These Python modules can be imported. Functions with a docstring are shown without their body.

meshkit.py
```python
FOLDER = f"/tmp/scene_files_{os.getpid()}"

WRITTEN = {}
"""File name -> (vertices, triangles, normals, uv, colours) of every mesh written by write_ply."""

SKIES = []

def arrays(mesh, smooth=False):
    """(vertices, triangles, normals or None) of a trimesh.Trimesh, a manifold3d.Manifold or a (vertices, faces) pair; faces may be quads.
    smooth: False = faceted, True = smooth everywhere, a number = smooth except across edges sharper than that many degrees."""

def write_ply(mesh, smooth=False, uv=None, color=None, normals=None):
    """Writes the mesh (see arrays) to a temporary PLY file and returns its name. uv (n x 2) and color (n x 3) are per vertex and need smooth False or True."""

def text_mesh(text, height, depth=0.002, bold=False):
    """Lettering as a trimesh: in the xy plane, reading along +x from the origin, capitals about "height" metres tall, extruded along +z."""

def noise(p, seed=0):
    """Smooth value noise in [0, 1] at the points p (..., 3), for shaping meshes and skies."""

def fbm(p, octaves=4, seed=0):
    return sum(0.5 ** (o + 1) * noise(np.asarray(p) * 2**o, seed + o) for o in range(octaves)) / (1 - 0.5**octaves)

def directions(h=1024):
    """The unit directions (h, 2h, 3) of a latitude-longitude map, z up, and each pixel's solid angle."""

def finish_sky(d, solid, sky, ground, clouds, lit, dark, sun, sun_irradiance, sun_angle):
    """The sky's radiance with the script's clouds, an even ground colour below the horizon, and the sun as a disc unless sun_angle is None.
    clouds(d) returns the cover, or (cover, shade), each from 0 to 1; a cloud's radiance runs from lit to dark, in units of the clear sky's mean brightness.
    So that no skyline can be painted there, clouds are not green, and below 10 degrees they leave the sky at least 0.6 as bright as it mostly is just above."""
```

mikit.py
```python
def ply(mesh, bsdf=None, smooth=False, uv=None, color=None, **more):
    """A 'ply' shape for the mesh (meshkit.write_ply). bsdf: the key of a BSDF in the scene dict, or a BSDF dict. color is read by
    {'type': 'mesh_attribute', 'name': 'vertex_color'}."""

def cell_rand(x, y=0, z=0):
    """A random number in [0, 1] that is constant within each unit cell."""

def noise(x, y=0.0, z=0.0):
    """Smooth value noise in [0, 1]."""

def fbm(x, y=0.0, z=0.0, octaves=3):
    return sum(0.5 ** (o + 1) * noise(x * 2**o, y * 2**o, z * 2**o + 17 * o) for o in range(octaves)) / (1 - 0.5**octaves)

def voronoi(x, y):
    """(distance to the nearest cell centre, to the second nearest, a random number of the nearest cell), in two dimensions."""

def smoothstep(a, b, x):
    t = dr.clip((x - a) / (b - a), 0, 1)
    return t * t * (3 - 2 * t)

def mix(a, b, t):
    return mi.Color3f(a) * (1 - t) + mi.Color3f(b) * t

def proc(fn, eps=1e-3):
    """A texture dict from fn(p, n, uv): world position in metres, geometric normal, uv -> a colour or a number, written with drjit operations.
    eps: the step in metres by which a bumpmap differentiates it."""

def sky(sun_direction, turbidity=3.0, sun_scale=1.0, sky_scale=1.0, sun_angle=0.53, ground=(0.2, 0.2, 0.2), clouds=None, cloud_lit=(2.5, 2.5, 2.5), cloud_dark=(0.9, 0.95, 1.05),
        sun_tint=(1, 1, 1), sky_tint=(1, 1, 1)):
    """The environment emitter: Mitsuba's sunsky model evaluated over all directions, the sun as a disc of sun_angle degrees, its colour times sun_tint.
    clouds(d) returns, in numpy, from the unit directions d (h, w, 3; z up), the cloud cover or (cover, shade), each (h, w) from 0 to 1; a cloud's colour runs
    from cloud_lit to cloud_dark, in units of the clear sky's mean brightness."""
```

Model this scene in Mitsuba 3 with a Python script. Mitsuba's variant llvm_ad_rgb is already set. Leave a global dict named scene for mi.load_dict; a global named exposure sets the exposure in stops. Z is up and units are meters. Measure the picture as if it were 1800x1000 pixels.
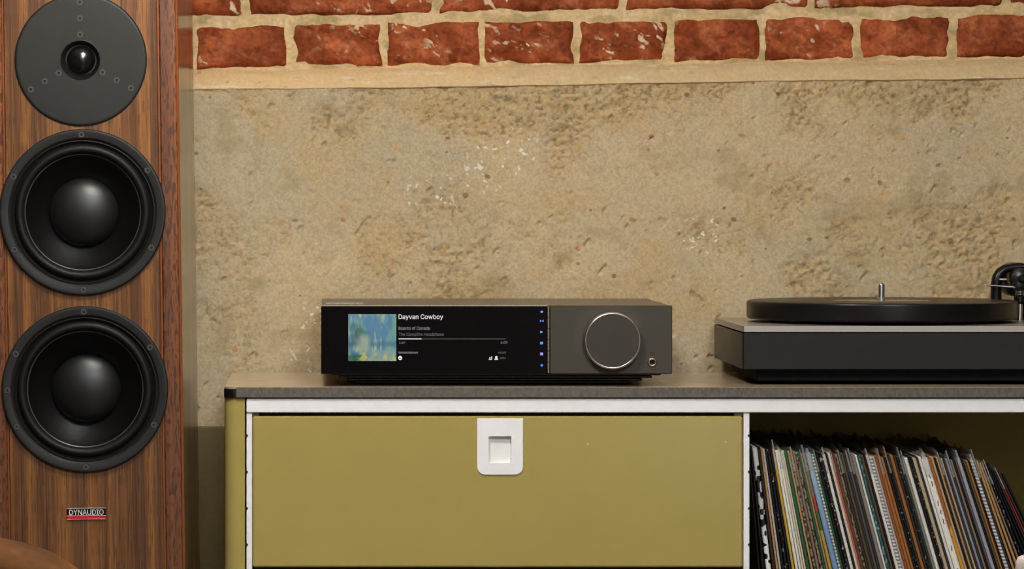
import math, random
import numpy as np
import trimesh
import manifold3d as m3
import shapely.geometry as sg
import drjit as dr
import mitsuba as mi
import mikit, meshkit
from mikit import noise, fbm, voronoi, cell_rand, smoothstep, mix, proc

random.seed(7)
RNG = np.random.default_rng(7)
T = mi.ScalarTransform4f

scene, labels = {}, {}

# ------------------------------------------------------------------ camera
# Long lens, level, 4.2 m in front of the sideboard (its front is the plane y = 0); the frame is shifted right and down.
F = 7000.0                       # focal length in pixels of an 1800 px wide frame
VX, VY = 570.0, 350.0            # where the level optical axis meets the frame
CAM_Y, CAM_Z = -4.2, 0.95
scene['camera'] = {
    'type': 'perspective', 'fov': math.degrees(2 * math.atan(900 / F)), 'fov_axis': 'x',
    'principal_point_offset_x': (900 - VX) / 1800, 'principal_point_offset_y': (500 - VY) / 1000,
    'to_world': T().look_at(origin=[0, CAM_Y, CAM_Z], target=[0, 0, CAM_Z], up=[0, 0, 1]),
    'near_clip': 0.05, 'far_clip': 50,
}
exposure = 0.22

# ------------------------------------------------------------------ light levels (lamps themselves are built further down)
FILL_WINDOW_RADIANCE = (1.5, 1.5, 1.5)
SHEEN_WINDOW_RADIANCE = (1.1, 1.1, 1.05)
ADDED_PENDANT_RADIANCE = (56.0, 53.5, 49.0)
CEILING_LAMP_RADIANCE = (92.0, 96.0, 103.0)


def X(px, d):
    return (px - VX) * d / F


def Z(py, d):
    return CAM_Z - (py - VY) * d / F


def lin(r, g, b):
    return [((c / 255 + 0.055) / 1.055) ** 2.4 if c > 10 else c / 255 / 12.92 for c in (r, g, b)]


# ------------------------------------------------------------------ helpers
def numbered(key):
    if key not in scene and key not in labels:
        return key
    n = 1
    while f'{key}_{n:03d}' in scene or f'{key}_{n:03d}' in labels:
        n += 1
    return f'{key}_{n:03d}'


def add(key, mesh, mat, smooth=False, label=None, **more):
    key = numbered(key)
    scene[key] = mikit.ply(mesh, mat, smooth=smooth, **more)
    if label:
        labels[key] = {'label': label}
    return key


def thing(key, label, cat, group=None):
    key = numbered(key)
    labels[key] = {'label': label, 'category': cat}
    if group:
        labels[key]['group'] = group
    return key


def struct(key, mesh, mat, smooth=False, label=None, **more):
    scene[key] = mikit.ply(mesh, mat, smooth=smooth, **more)
    labels[key] = {'kind': 'structure'}
    if label:
        labels[key]['label'] = label
    return key


def cbox(x0, x1, y0, y1, z0, z1, c=0.001):
    """Box with chamfered edges."""
    pts = []
    for sx in (0, 1):
        for sy in (0, 1):
            for sz in (0, 1):
                p = [(x0, x1)[sx], (y0, y1)[sy], (z0, z1)[sz]]
                s = [1 - 2 * sx, 1 - 2 * sy, 1 - 2 * sz]
                for k in range(3):
                    q = [p[i] + s[i] * c for i in range(3)]
                    q[k] = p[k]
                    pts.append(q)
    return trimesh.Trimesh(*hull(pts), process=False)


def hull(pts):
    m = m3.Manifold.hull_points(np.asarray(pts, float)).to_mesh()
    return np.array(m.vert_properties[:, :3]), np.array(m.tri_verts)


def rbox(x0, x1, y0, y1, z0, z1, r, seg=16):
    """Box with rounded edges and corners."""
    s = m3.Manifold.sphere(r, seg)
    return m3.Manifold.batch_hull([s.translate((x, y, z)) for x in (x0 + r, x1 - r) for y in (y0 + r, y1 - r) for z in (z0 + r, z1 - r)])


def man(tm):
    return m3.Manifold(m3.Mesh(np.asarray(tm.vertices, np.float32), np.asarray(tm.faces, np.uint32)))


def tri(m):
    if hasattr(m, 'to_mesh'):
        q = m.to_mesh()
        m = trimesh.Trimesh(np.array(q.vert_properties[:, :3]), np.array(q.tri_verts), process=False)
    return m


def cat(*ms):
    return trimesh.util.concatenate([tri(m) for m in ms])


def front(tm):
    """From the xy plane (extruded along +z) to the xz plane, extruded towards the viewer (-y)."""
    v = np.array(tm.vertices)
    return trimesh.Trimesh(np.stack([v[:, 0], -v[:, 2], v[:, 1]], 1), tm.faces, process=False)


def slab(poly, y_front, thick):
    """A shapely polygon in (x, z), extruded from y_front backwards."""
    m = front(trimesh.creation.extrude_polygon(poly, thick, engine='earcut'))
    m.apply_translation([0, y_front + thick, 0])
    return m


def rrect(x0, x1, z0, z1, r, seg=6):
    return sg.box(x0 + r, z0 + r, x1 - r, z1 - r).buffer(r, quad_segs=seg)


def lathe(profile, n=72, c=(0, 0, 0), axis='front'):
    """Surface of revolution of [(radius, height)]; axis 'front' turns height towards the viewer (-y), 'up' along +z. The profile runs from the outside in when seen from the top."""
    p = np.asarray(profile, float)
    a = np.arange(n) * 2 * np.pi / n
    k = len(p)
    v = np.stack([p[:, None, 0] * np.cos(a), p[:, None, 0] * np.sin(a), np.broadcast_to(p[:, None, 1], (k, n))], -1).reshape(-1, 3)
    f = []
    for i in range(k - 1):
        for j in range(n):
            q = (i * n + j, i * n + (j + 1) % n, (i + 1) * n + (j + 1) % n, (i + 1) * n + j)
            f += [(q[0], q[1], q[2]), (q[0], q[2], q[3])]
    m = trimesh.Trimesh(v, np.array(f), process=False)
    m.merge_vertices()
    m.update_faces(m.nondegenerate_faces())
    if axis == 'front':
        v = np.array(m.vertices)
        m = trimesh.Trimesh(np.stack([v[:, 0], -v[:, 2], v[:, 1]], 1), m.faces, process=False)
    m.apply_translation(c)
    return m


def disc_solid(r, h, bev, n=48, axis='up', c=(0, 0, 0)):
    return lathe([(0, 0), (r - bev, 0), (r, bev), (r, h - bev), (r - bev, h), (0, h)], n, c, axis)


def tube(pts, r, n=14):
    """A round bar through the points."""
    s = m3.Manifold.sphere(1.0, n)
    rr = np.broadcast_to(r, (len(pts),))
    balls = [s.scale((q,) * 3).translate(tuple(p)) for p, q in zip(np.asarray(pts, float), rr)]
    return m3.Manifold.batch_boolean([m3.Manifold.batch_hull([a, b]) for a, b in zip(balls, balls[1:])], m3.OpType.Add)


def text(s, x, z, y, h, bold=False, depth=0.0003, width=None):
    m = front(meshkit.text_mesh(s, h, depth, bold))
    if width:
        b = m.bounds
        m.apply_scale([width / (b[1][0] - b[0][0]), 1, 1])
        m.apply_translation([-m.bounds[0][0], 0, 0])
    m.apply_translation([x, y, z])
    return m


# ------------------------------------------------------------------ materials
def plain(key, rgb, rough=0.5, spec=0.5, metallic=0.0, **kw):
    scene[key] = {'type': 'twosided', 'bsdf': {'type': 'principled', 'base_color': {'type': 'rgb', 'value': list(rgb)}, 'roughness': rough, 'specular': spec, 'metallic': metallic, **kw}}
    return key


def textured(key, fn, rough=0.6, spec=0.4, bump=None, scale=0.001, eps=4e-4, **kw):
    b = {'type': 'principled', 'base_color': proc(fn), 'roughness': rough, 'specular': spec, **kw}
    if bump:
        b = {'type': 'bumpmap', 'tex': proc(bump, eps=eps), 'scale': scale, 'bsdf': b}
    scene[key] = {'type': 'twosided', 'bsdf': b}
    return key


def C(*rgb):
    return mi.Color3f(*lin(*rgb))


def rough_mask(x, z):
    """Where the skin of the concrete has crumbled: 0 to 1 (the wall's relief follows the same field)."""
    top = dr.clip(1 - (Z(157, 4.57) + 0.0138 * (x - X(340, 4.57)) - z) / 0.075, 0, 1)
    return smoothstep(0.47, 0.66, fbm(x * 11, z * 11, 4.4, 4) + 0.15 * top)


def turn(x, z, a=0.65):
    return x * math.cos(a) - z * math.sin(a), x * math.sin(a) + z * math.cos(a)


def concrete_fn(p, n, uv):
    x, z = p.x, p.z
    m = rough_mask(x, z)
    base = mix(C(200, 178, 141), C(188, 171, 139), smoothstep(0.35, 0.7, fbm(x * 7, z * 7, 3, 3)))
    base = mix(base, C(194, 165, 114), smoothstep(0.45, 0.8, fbm(x * 16 + 40, z * 18, 9, 4)) * 0.5)
    base = mix(base, C(180, 154, 110), m * 0.5)
    crevice = fbm(x * 230, z * 280, 8, 3)
    base = mix(base, C(124, 100, 62), smoothstep(0.56, 0.74, crevice) * (0.14 + 0.46 * m))  # hollows darkened in the colour: gathered dirt plus grain shade
    base = mix(base, C(206, 176, 124), smoothstep(0.42, 0.26, crevice) * m * 0.5)
    base = base * (0.87 + 0.26 * noise(x * 520, z * 520, 5))
    base = mix(base, C(206, 160, 92), smoothstep(0.74, 0.86, noise(x * 330 + 5, z * 330, 9)) * (0.18 + 0.25 * m))
    dirt = smoothstep(0.60, 0.80, fbm(x * 26 + 9, z * 34, 1, 4))
    base = mix(base, C(140, 118, 78), dirt * 0.32)
    wx, wz = x + 0.004 * noise(x * 120, z * 120, 3), z + 0.004 * noise(x * 120 + 9, z * 120, 6)
    d1, d2, w = voronoi(wx * 48, wz * 62)                                   # small stones in the mix
    stone = smoothstep(0.0, 0.05, 0.02 + (w - 0.80) * 0.9 - d1) * mi.Float(dr.select(w > 0.80, 1.0, 0.0))
    base = mix(base, mix(C(132, 92, 58), C(204, 156, 92), smoothstep(0.35, 0.65, noise(x * 60, z * 60, 4))), stone * 0.75)
    fx, fz = turn(x, z)
    fleck = smoothstep(0.70, 0.76, fbm(fx * 170, fz * 190, 2, 3)) * smoothstep(0.66, 0.80, fbm(x * 9 + 3, z * 11 + 8, 2, 2))   # flecks of old paint
    return mix(base, C(238, 232, 216), fleck * 0.85)


def concrete_bump(p, n, uv):
    return fbm(p.x * 260, p.z * 260, p.y * 260, 3) * 0.6


def plaster_fn(p, n, uv):
    x, z = p.x, p.z
    c = mix(C(222, 188, 138), C(206, 180, 134), smoothstep(0.1, 0.6, x + 0.4 * fbm(x * 5, z * 20, 0, 3)))
    c = mix(c, C(220, 188, 152), smoothstep(0.5, 0.8, fbm(x * 14, z * 50 + 3, 1, 3)) * 0.6)
    c = mix(c, C(236, 222, 200), smoothstep(0.66, 0.84, fbm(x * 40, z * 190, 4, 4)) * 0.45)
    c = mix(c, C(140, 122, 90), smoothstep(0.70, 0.84, fbm(x * 90 + 8, z * 190, 2, 4)) * 0.35)
    return c * (0.93 + 0.14 * noise(x * 420, z * 420, 2))


def mortar_fn(p, n, uv):
    x, z = p.x, p.z
    c = mix(C(212, 184, 134), C(182, 158, 112), smoothstep(0.35, 0.7, fbm(x * 40, z * 70, 3, 4)))
    c = mix(c, C(226, 196, 154), smoothstep(0.5, 0.7, fbm(x * 34 + 4, z * 90, 6, 3)) * 0.7)
    return c * (0.82 + 0.34 * fbm(x * 300, z * 300, 4, 2))


def brick_fn(p, n, uv):
    x, z = p.x, p.z
    cell = cell_rand(dr.floor(x * 9.1), dr.floor(z * 11), 3)
    rx, rz = turn(x, z, 0.5)
    rx, rz = rx + 0.012 * fbm(x * 50, z * 50, 2, 2), rz + 0.012 * fbm(x * 50 + 7, z * 50, 6, 2)
    c = mix(C(172, 89, 50), C(136, 62, 30), smoothstep(0.30, 0.66, fbm(rx * 26, rz * 44, 1, 5)))
    c = mix(c, C(196, 118, 78), smoothstep(0.52, 0.76, fbm(rx * 60 + 3, rz * 90, 8, 4)) * 0.4)
    c = mix(c, C(84, 34, 16), smoothstep(0.56, 0.72, fbm(rx * 95, rz * 150, 4, 4)) * 0.4)
    c = c * (0.88 + 0.22 * cell) * (0.80 + 0.40 * noise(x * 360, z * 360, 7))
    lime = smoothstep(0.60, 0.72, fbm(rx * 110 + 1, rz * 150 + 6, 5, 4)) * smoothstep(0.58, 0.72, fbm(rx * 17 + 2, rz * 24 + 1, 3, 3) + 0.05 * smoothstep(0.3, 1.0, x))   # lime and mortar smears
    return mix(c, C(226, 200, 166), lime * 0.85)


def brick_bump(p, n, uv):
    return fbm(p.x * 130, p.z * 130, p.y * 130, 4)


def walnut_fn(p, n, uv):
    x, z, y = p.x - 0.0135 * (0.937 - p.z), p.z, p.y
    s = x + y * 0.7
    wob = 0.012 * fbm(s * 18, z * 2.2, 1, 3)
    band = fbm((s + wob) * 105, z * 0.9, 2, 3)
    fine = noise((s + wob * 0.5) * 900, z * 9, 3)
    c = mix(C(122, 77, 34), C(84, 49, 19), smoothstep(0.3, 0.72, band))
    c = mix(c, C(66, 42, 26), smoothstep(0.60, 0.85, fbm((s + wob) * 90 + 9, z * 1.5, 5, 3)) * 0.55)
    c = mix(c, C(146, 102, 62), smoothstep(0.6, 0.85, fine) * 0.22)
    c = c * (0.74 + 0.52 * noise(s * 1150 + 3, z * 26, 4)) * (0.86 + 0.28 * noise(s * 420, z * 5, 9))
    pore = smoothstep(0.62, 0.8, noise(s * 1500, z * 70, 8))
    return mix(c, C(52, 31, 15), pore * 0.5)


def strip_fn(p, n, uv):
    x, z, y = p.x - 0.0135 * (0.937 - p.z), p.z, p.y
    s = x + y * 0.7
    band = fbm(s * 150, z * 1.5, 6, 3)
    c = mix(C(124, 72, 36), C(92, 50, 22), smoothstep(0.3, 0.7, band))
    pore = smoothstep(0.58, 0.74, noise(s * 900, z * 170, 2))
    c = mix(c, C(50, 26, 11), pore * 0.7)
    return c * (0.9 + 0.2 * noise(s * 1600, z * 60, 3))


def veneer_side_fn(p, n, uv):
    band = fbm(p.y * 60, p.z * 1.5, 6, 3)
    return mix(C(70, 40, 22), C(54, 30, 16), smoothstep(0.3, 0.7, band))


def olive_fn(p, n, uv):
    c = C(168, 150, 84) * (0.965 + 0.07 * fbm(p.x * 9, p.z * 9, p.y * 9, 3))
    d1, d2, w = voronoi(p.x * 28, p.z * 28)
    nick = (1 - smoothstep(0.02, 0.035, d1)) * mi.Float(dr.select(w > 0.9, 1.0, 0.0))
    return mix(c, C(225, 215, 180), nick * 0.7)


def edge_fn(p, n, uv):
    return C(96, 90, 80) * (0.8 + 0.4 * noise(p.x * 500, p.z * 300, 2))


def worktop_fn(p, n, uv):
    return C(156, 137, 114) * (0.9 + 0.2 * fbm(p.x * 40, p.y * 40, 2, 3))


def leather_fn(p, n, uv):
    c = mix(C(106, 64, 26), C(78, 45, 16), smoothstep(0.35, 0.7, fbm(p.x * 22, p.y * 22, p.z * 22, 4)))
    return c * (0.9 + 0.2 * noise(p.x * 300, p.y * 300, p.z * 300))


def leather_bump(p, n, uv):
    return fbm(p.x * 220, p.y * 220, p.z * 220, 3)


def floor_fn(p, n, uv):
    board = dr.floor(p.y / 0.12)
    c = mix(C(96, 72, 50), C(70, 52, 36), fbm(p.x * 3 + board * 5, p.y * 60, 1, 3))
    return c * (0.8 + 0.4 * cell_rand(board, 2, 1))


def low_band_fn(p, n, uv):
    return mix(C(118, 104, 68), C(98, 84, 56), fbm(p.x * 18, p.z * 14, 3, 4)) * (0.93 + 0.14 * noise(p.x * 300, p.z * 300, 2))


textured('mat_concrete', concrete_fn, 0.85, 0.2, concrete_bump, 0.0011)
textured('mat_plaster', plaster_fn, 0.8, 0.25, concrete_bump, 0.0005)
textured('mat_mortar', mortar_fn, 0.9, 0.15, concrete_bump, 0.0014)
textured('mat_brick', brick_fn, 0.75, 0.2, brick_bump, 0.004)
textured('mat_low_band', low_band_fn, 0.7, 0.25)
textured('mat_walnut', walnut_fn, 0.42, 0.4)
textured('mat_walnut_strip', strip_fn, 0.42, 0.5)
textured('mat_veneer_side', veneer_side_fn, 0.16, 0.6)
textured('mat_olive', olive_fn, 0.13, 0.45)
textured('mat_olive_matt', olive_fn, 0.6, 0.2)
textured('mat_edge', edge_fn, 0.45, 0.3)
textured('mat_worktop', worktop_fn, 0.1, 0.75)
textured('mat_leather', leather_fn, 0.75, 0.12, leather_bump, 0.0008)
textured('mat_floor', floor_fn, 0.4, 0.4)
plain('mat_groove', lin(118, 62, 26), 0.4)
plain('mat_room_wall', lin(92, 84, 74), 0.8, 0.2)
plain('mat_ceiling', lin(232, 230, 225), 0.8, 0.2)
plain('mat_white', lin(238, 237, 234), 0.35, 0.4)
plain('mat_white_shade', lin(226, 226, 220), 0.45, 0.4)
plain('mat_bracket', lin(118, 108, 94), 0.5)
plain('mat_dark', lin(20, 19, 18), 0.6, 0.3)
plain('mat_shaded_edge', lin(14, 12, 12), 0.35, 0.35)  # dark edge with the corner shade put into its tone
plain('mat_plate', lin(31, 30, 26), 0.55, 0.35)
plain('mat_flange', lin(28, 28, 26), 0.45, 0.35)
plain('mat_rubber', lin(15, 14, 13), 0.55, 0.25)
plain('mat_cone', lin(9, 8, 8), 0.34, 0.3)
plain('mat_cap', lin(15, 15, 14), 0.42, 0.5)
plain('mat_line', lin(60, 56, 48), 0.35, 0.5)
plain('mat_screw', lin(20, 20, 19), 0.35, 0.5)
plain('mat_dome', lin(12, 10, 10), 0.2, 0.6)
plain('mat_violet_ring', lin(120, 108, 112), 0.3, 0.5, 0.6)
plain('mat_gap', lin(8, 8, 8), 0.7, 0.2)
plain('mat_glass', lin(7, 6, 8), 0.07, 0.35)
plain('mat_amp', lin(64, 59, 47), 0.45, 0.4, 0.2)
plain('mat_amp_top', lin(88, 80, 70), 0.3, 0.5, 0.35)
plain('mat_amp_dark', lin(34, 31, 29), 0.45, 0.4)
plain('mat_button', lin(128, 120, 104), 0.35, 0.5, 0.5)
plain('mat_knob_face', lin(58, 53, 43), 0.5, 0.4, 0.2)
plain('mat_chrome', (0.86, 0.85, 0.84), 0.2, 0.5, 1.0)
plain('mat_steel', (0.55, 0.53, 0.5), 0.25, 0.5, 1.0)
plain('mat_brass', lin(206, 192, 172), 0.2, 0.5, 1.0)
plain('mat_highlight', lin(190, 186, 180), 0.3, 0.5, 0.7)
plain('mat_plinth', lin(33, 31, 28), 0.36, 0.25)
plain('mat_plinth_side', lin(70, 60, 44), 0.35, 0.5)
plain('mat_top_plate', lin(176, 170, 160), 0.34, 0.5, 0.7)
plain('mat_platter', lin(20, 18, 17), 0.33, 0.25)
plain('mat_mat', lin(122, 108, 92), 0.4, 0.4)
plain('mat_gloss_black', lin(11, 10, 10), 0.3, 0.35)
plain('mat_silver_paint', lin(190, 188, 180), 0.4)
plain('mat_red', lin(200, 20, 30), 0.35)
plain('mat_vase', lin(196, 184, 180), 0.6, 0.3)
scene['mat_bag'] = {'type': 'blendbsdf', 'weight': 0.3, 'a': {'type': 'thindielectric', 'int_ior': 1.5}, 'b': {'type': 'twosided', 'bsdf': {'type': 'diffuse', 'reflectance': {'type': 'rgb', 'value': [0.5, 0.48, 0.45]}}}}

# ------------------------------------------------------------------ the room
DW = 4.57                        # distance of the rough wall face
WY = DW + CAM_Y                  # 0.37
XL, XR, YB, ZC = -2.3, 2.9, -6.2, 2.75

floor = cbox(XL, XR, YB, WY + 0.14, -0.1, 0.0, 0.001)
struct('floor', floor, 'mat_floor')
struct('ceiling', cbox(XL, XR, YB, WY + 0.14, ZC, ZC + 0.1, 0.001), 'mat_ceiling')
struct('wall_left', cbox(XL - 0.1, XL, YB, WY + 0.14, 0, ZC, 0.001), 'mat_room_wall')
struct('wall_right', cbox(XR, XR + 0.1, YB, WY + 0.14, 0, ZC, 0.001), 'mat_room_wall')

# unseen window added in the wall behind the camera as fill light
WX0, WX1, WZ0, WZ1 = -0.4, 2.0, 1.75, 2.6
GX0, GX1, GZ0, GZ1 = 0.72, 2.3, 0.2, 1.5             # low glowing opening added under it to put a sheen in the sideboard door
rear = sg.box(XL, 0, XR, ZC).difference(sg.box(WX0, WZ0, WX1, WZ1)).difference(sg.box(GX0, GZ0, GX1, GZ1))
struct('wall_rear', slab(rear, YB - 0.12, 0.12), 'mat_room_wall')
frame = sg.box(WX0, WZ0, WX1, WZ1).difference(sg.box(WX0 + 0.05, WZ0 + 0.05, WX1 - 0.05, WZ1 - 0.05))
frame = frame.union(sg.box((WX0 + WX1) / 2 - 0.025, WZ0, (WX0 + WX1) / 2 + 0.025, WZ1))
scene['fill_window_1__frame'] = mikit.ply(slab(frame, YB - 0.09, 0.06), 'mat_white')
labels['fill_window_1'] = {'kind': 'structure', 'label': 'window added as fill light in the wall behind the camera'}
for k, (a, b) in enumerate(((WX0 + 0.05, (WX0 + WX1) / 2 - 0.025), ((WX0 + WX1) / 2 + 0.025, WX1 - 0.05))):
    q = trimesh.Trimesh([[a, YB - 0.07, WZ0 + 0.05], [b, YB - 0.07, WZ0 + 0.05], [b, YB - 0.07, WZ1 - 0.05], [a, YB - 0.07, WZ1 - 0.05]], [[0, 2, 1], [0, 3, 2]], process=False)
    add('fill_window_1__pane', q, None, emitter={'type': 'area', 'radiance': {'type': 'rgb', 'value': list(FILL_WINDOW_RADIANCE)}})

scene['sheen_window_2__frame'] = mikit.ply(slab(sg.box(GX0, GZ0, GX1, GZ1).difference(sg.box(GX0 + 0.04, GZ0 + 0.04, GX1 - 0.04, GZ1 - 0.04)), YB - 0.09, 0.06), 'mat_white')
labels['sheen_window_2'] = {'kind': 'structure', 'label': 'low glowing pane added behind the camera for the door sheen'}
q = trimesh.Trimesh([[GX0 + 0.04, YB - 0.07, GZ0 + 0.04], [GX1 - 0.04, YB - 0.07, GZ0 + 0.04], [GX1 - 0.04, YB - 0.07, GZ1 - 0.04], [GX0 + 0.04, YB - 0.07, GZ1 - 0.04]], [[0, 2, 1], [0, 3, 2]], process=False)
add('sheen_window_2__pane', q, None, emitter={'type': 'area', 'radiance': {'type': 'rgb', 'value': list(SHEEN_WINDOW_RADIANCE)}})

# ---- wall at the back: rough concrete below, plaster ledge, bricks above
SL = -0.0138                     # the courses climb a little to the right (dz/dx negative in pixels)


def tilt(x):
    return 0.0138 * (x - X(340, DW))


def edge_noise(x, s, seed):
    return meshkit.fbm(np.stack([x * s, x * 0 + 3.3, x * 0 + seed], -1), 3, seed) - 0.5


LEDGE0, LEDGE1, BR0 = Z(157, DW), Z(121, DW), Z(119, DW)       # at the left end


def nfbm(x, y, z, octaves):
    """mikit.fbm in numpy, so that relief and colour of the wall agree."""
    z = np.zeros_like(x) + z
    return sum(0.5 ** (o + 1) * meshkit.noise(np.stack([x * 2**o, y * 2**o, z * 2**o + 17 * o], -1) + 1000000.0) for o in range(octaves)) / (1 - 0.5**octaves)


def wall_height(x, z):
    """Relief of the concrete towards the viewer, in metres."""
    p = np.stack([x, z, x * 0], -1)
    top = np.clip(1 - (LEDGE0 + tilt(x) - z) / 0.075, 0, 1)
    mask = np.clip((nfbm(x * 11, z * 11, 4.4, 4) + 0.15 * top - 0.47) / 0.19, 0, 1)
    mask = mask * mask * (3 - 2 * mask)
    crevice = nfbm(x * 230, z * 280, 8.0, 3)
    ridge = 1 - np.abs(2 * meshkit.fbm(p * np.array([70, 95, 1.0]), 4, 3) - 1)
    h = -mask * (0.0050 * (crevice - 0.35) + 0.0050 * (1 - ridge) + 0.0012)
    h += 0.004 * (meshkit.fbm(p * 5, 2, 21) - 0.5) + 0.0014 * (meshkit.fbm(p * 170, 3, 6) - 0.5)
    ca, sa = math.cos(0.7), math.sin(0.7)
    pit = meshkit.fbm(np.stack([ca * x - sa * z, sa * x + ca * z, x * 0 + 2.2], -1) * 95, 3, 31)
    h -= 0.0035 * np.clip((pit - 0.77) / 0.07, 0, 1)
    return h


def axis(a, b, fa, fb, fine, coarse):
    return np.unique(np.concatenate([np.arange(a, fa, coarse), np.arange(fa, fb, fine), np.arange(fb, b, coarse), [b]]).round(6))


xs = axis(XL, XR, -0.24, 0.88, 0.0017, 0.03)
ts = axis(0.0, 1.0, 0.62, 1.0, 0.0016, 0.02)
gx, gt = np.meshgrid(xs, ts)
gz = gt * (LEDGE0 + tilt(gx) + 0.0035 * edge_noise(gx, 14, 2))
gy = WY - wall_height(gx, gz)
nx, nz = len(xs), len(ts)
idx = np.arange(nx * nz).reshape(nz, nx)
quads = np.stack([idx[:-1, :-1], idx[:-1, 1:], idx[1:, 1:], idx[1:, :-1]], -1).reshape(-1, 4)
struct('wall_back', (np.stack([gx, gy, gz], -1).reshape(-1, 3), quads), 'mat_concrete', smooth=True)

# plaster ledge: a sloped shoulder between the concrete and the set-back bricks
xs2 = axis(XL, XR, -0.30, 0.90, 0.004, 0.05)
prof = [(0.0, 0.0), (-0.0008, 0.05), (0.0005, 0.18), (0.004, 0.45), (0.010, 0.72), (0.018, 0.92), (0.027, 1.0), (0.06, 1.03)]
rows = []
for dy, t in prof:
    x = xs2
    z = LEDGE0 + tilt(x) - 0.001 + 0.0035 * edge_noise(x, 14, 2) * (1 - t) + t * (LEDGE1 - LEDGE0 + 0.006 * edge_noise(x, 22, 5))
    y = WY + dy + 0.003 * (meshkit.fbm(np.stack([x * 30, z * 60, x * 0], -1), 3, 9) - 0.5)
    rows.append(np.stack([x, y, z], -1))
# underside lip back to the concrete
x = xs2
rows.insert(0, np.stack([x, x * 0 + WY + 0.012, LEDGE0 + tilt(x) - 0.004], -1))
V = np.array(rows)
k, n2 = V.shape[:2]
idx = np.arange(k * n2).reshape(k, n2)
quads = np.stack([idx[:-1, :-1], idx[:-1, 1:], idx[1:, 1:], idx[1:, :-1]], -1).reshape(-1, 4)
add('wall_back__plaster_ledge', (V.reshape(-1, 3), quads), 'mat_plaster', smooth=True, label='smooth pale plaster ledge under the bricks')

DB = 4.595                       # brick face
BY = DB + CAM_Y
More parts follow.
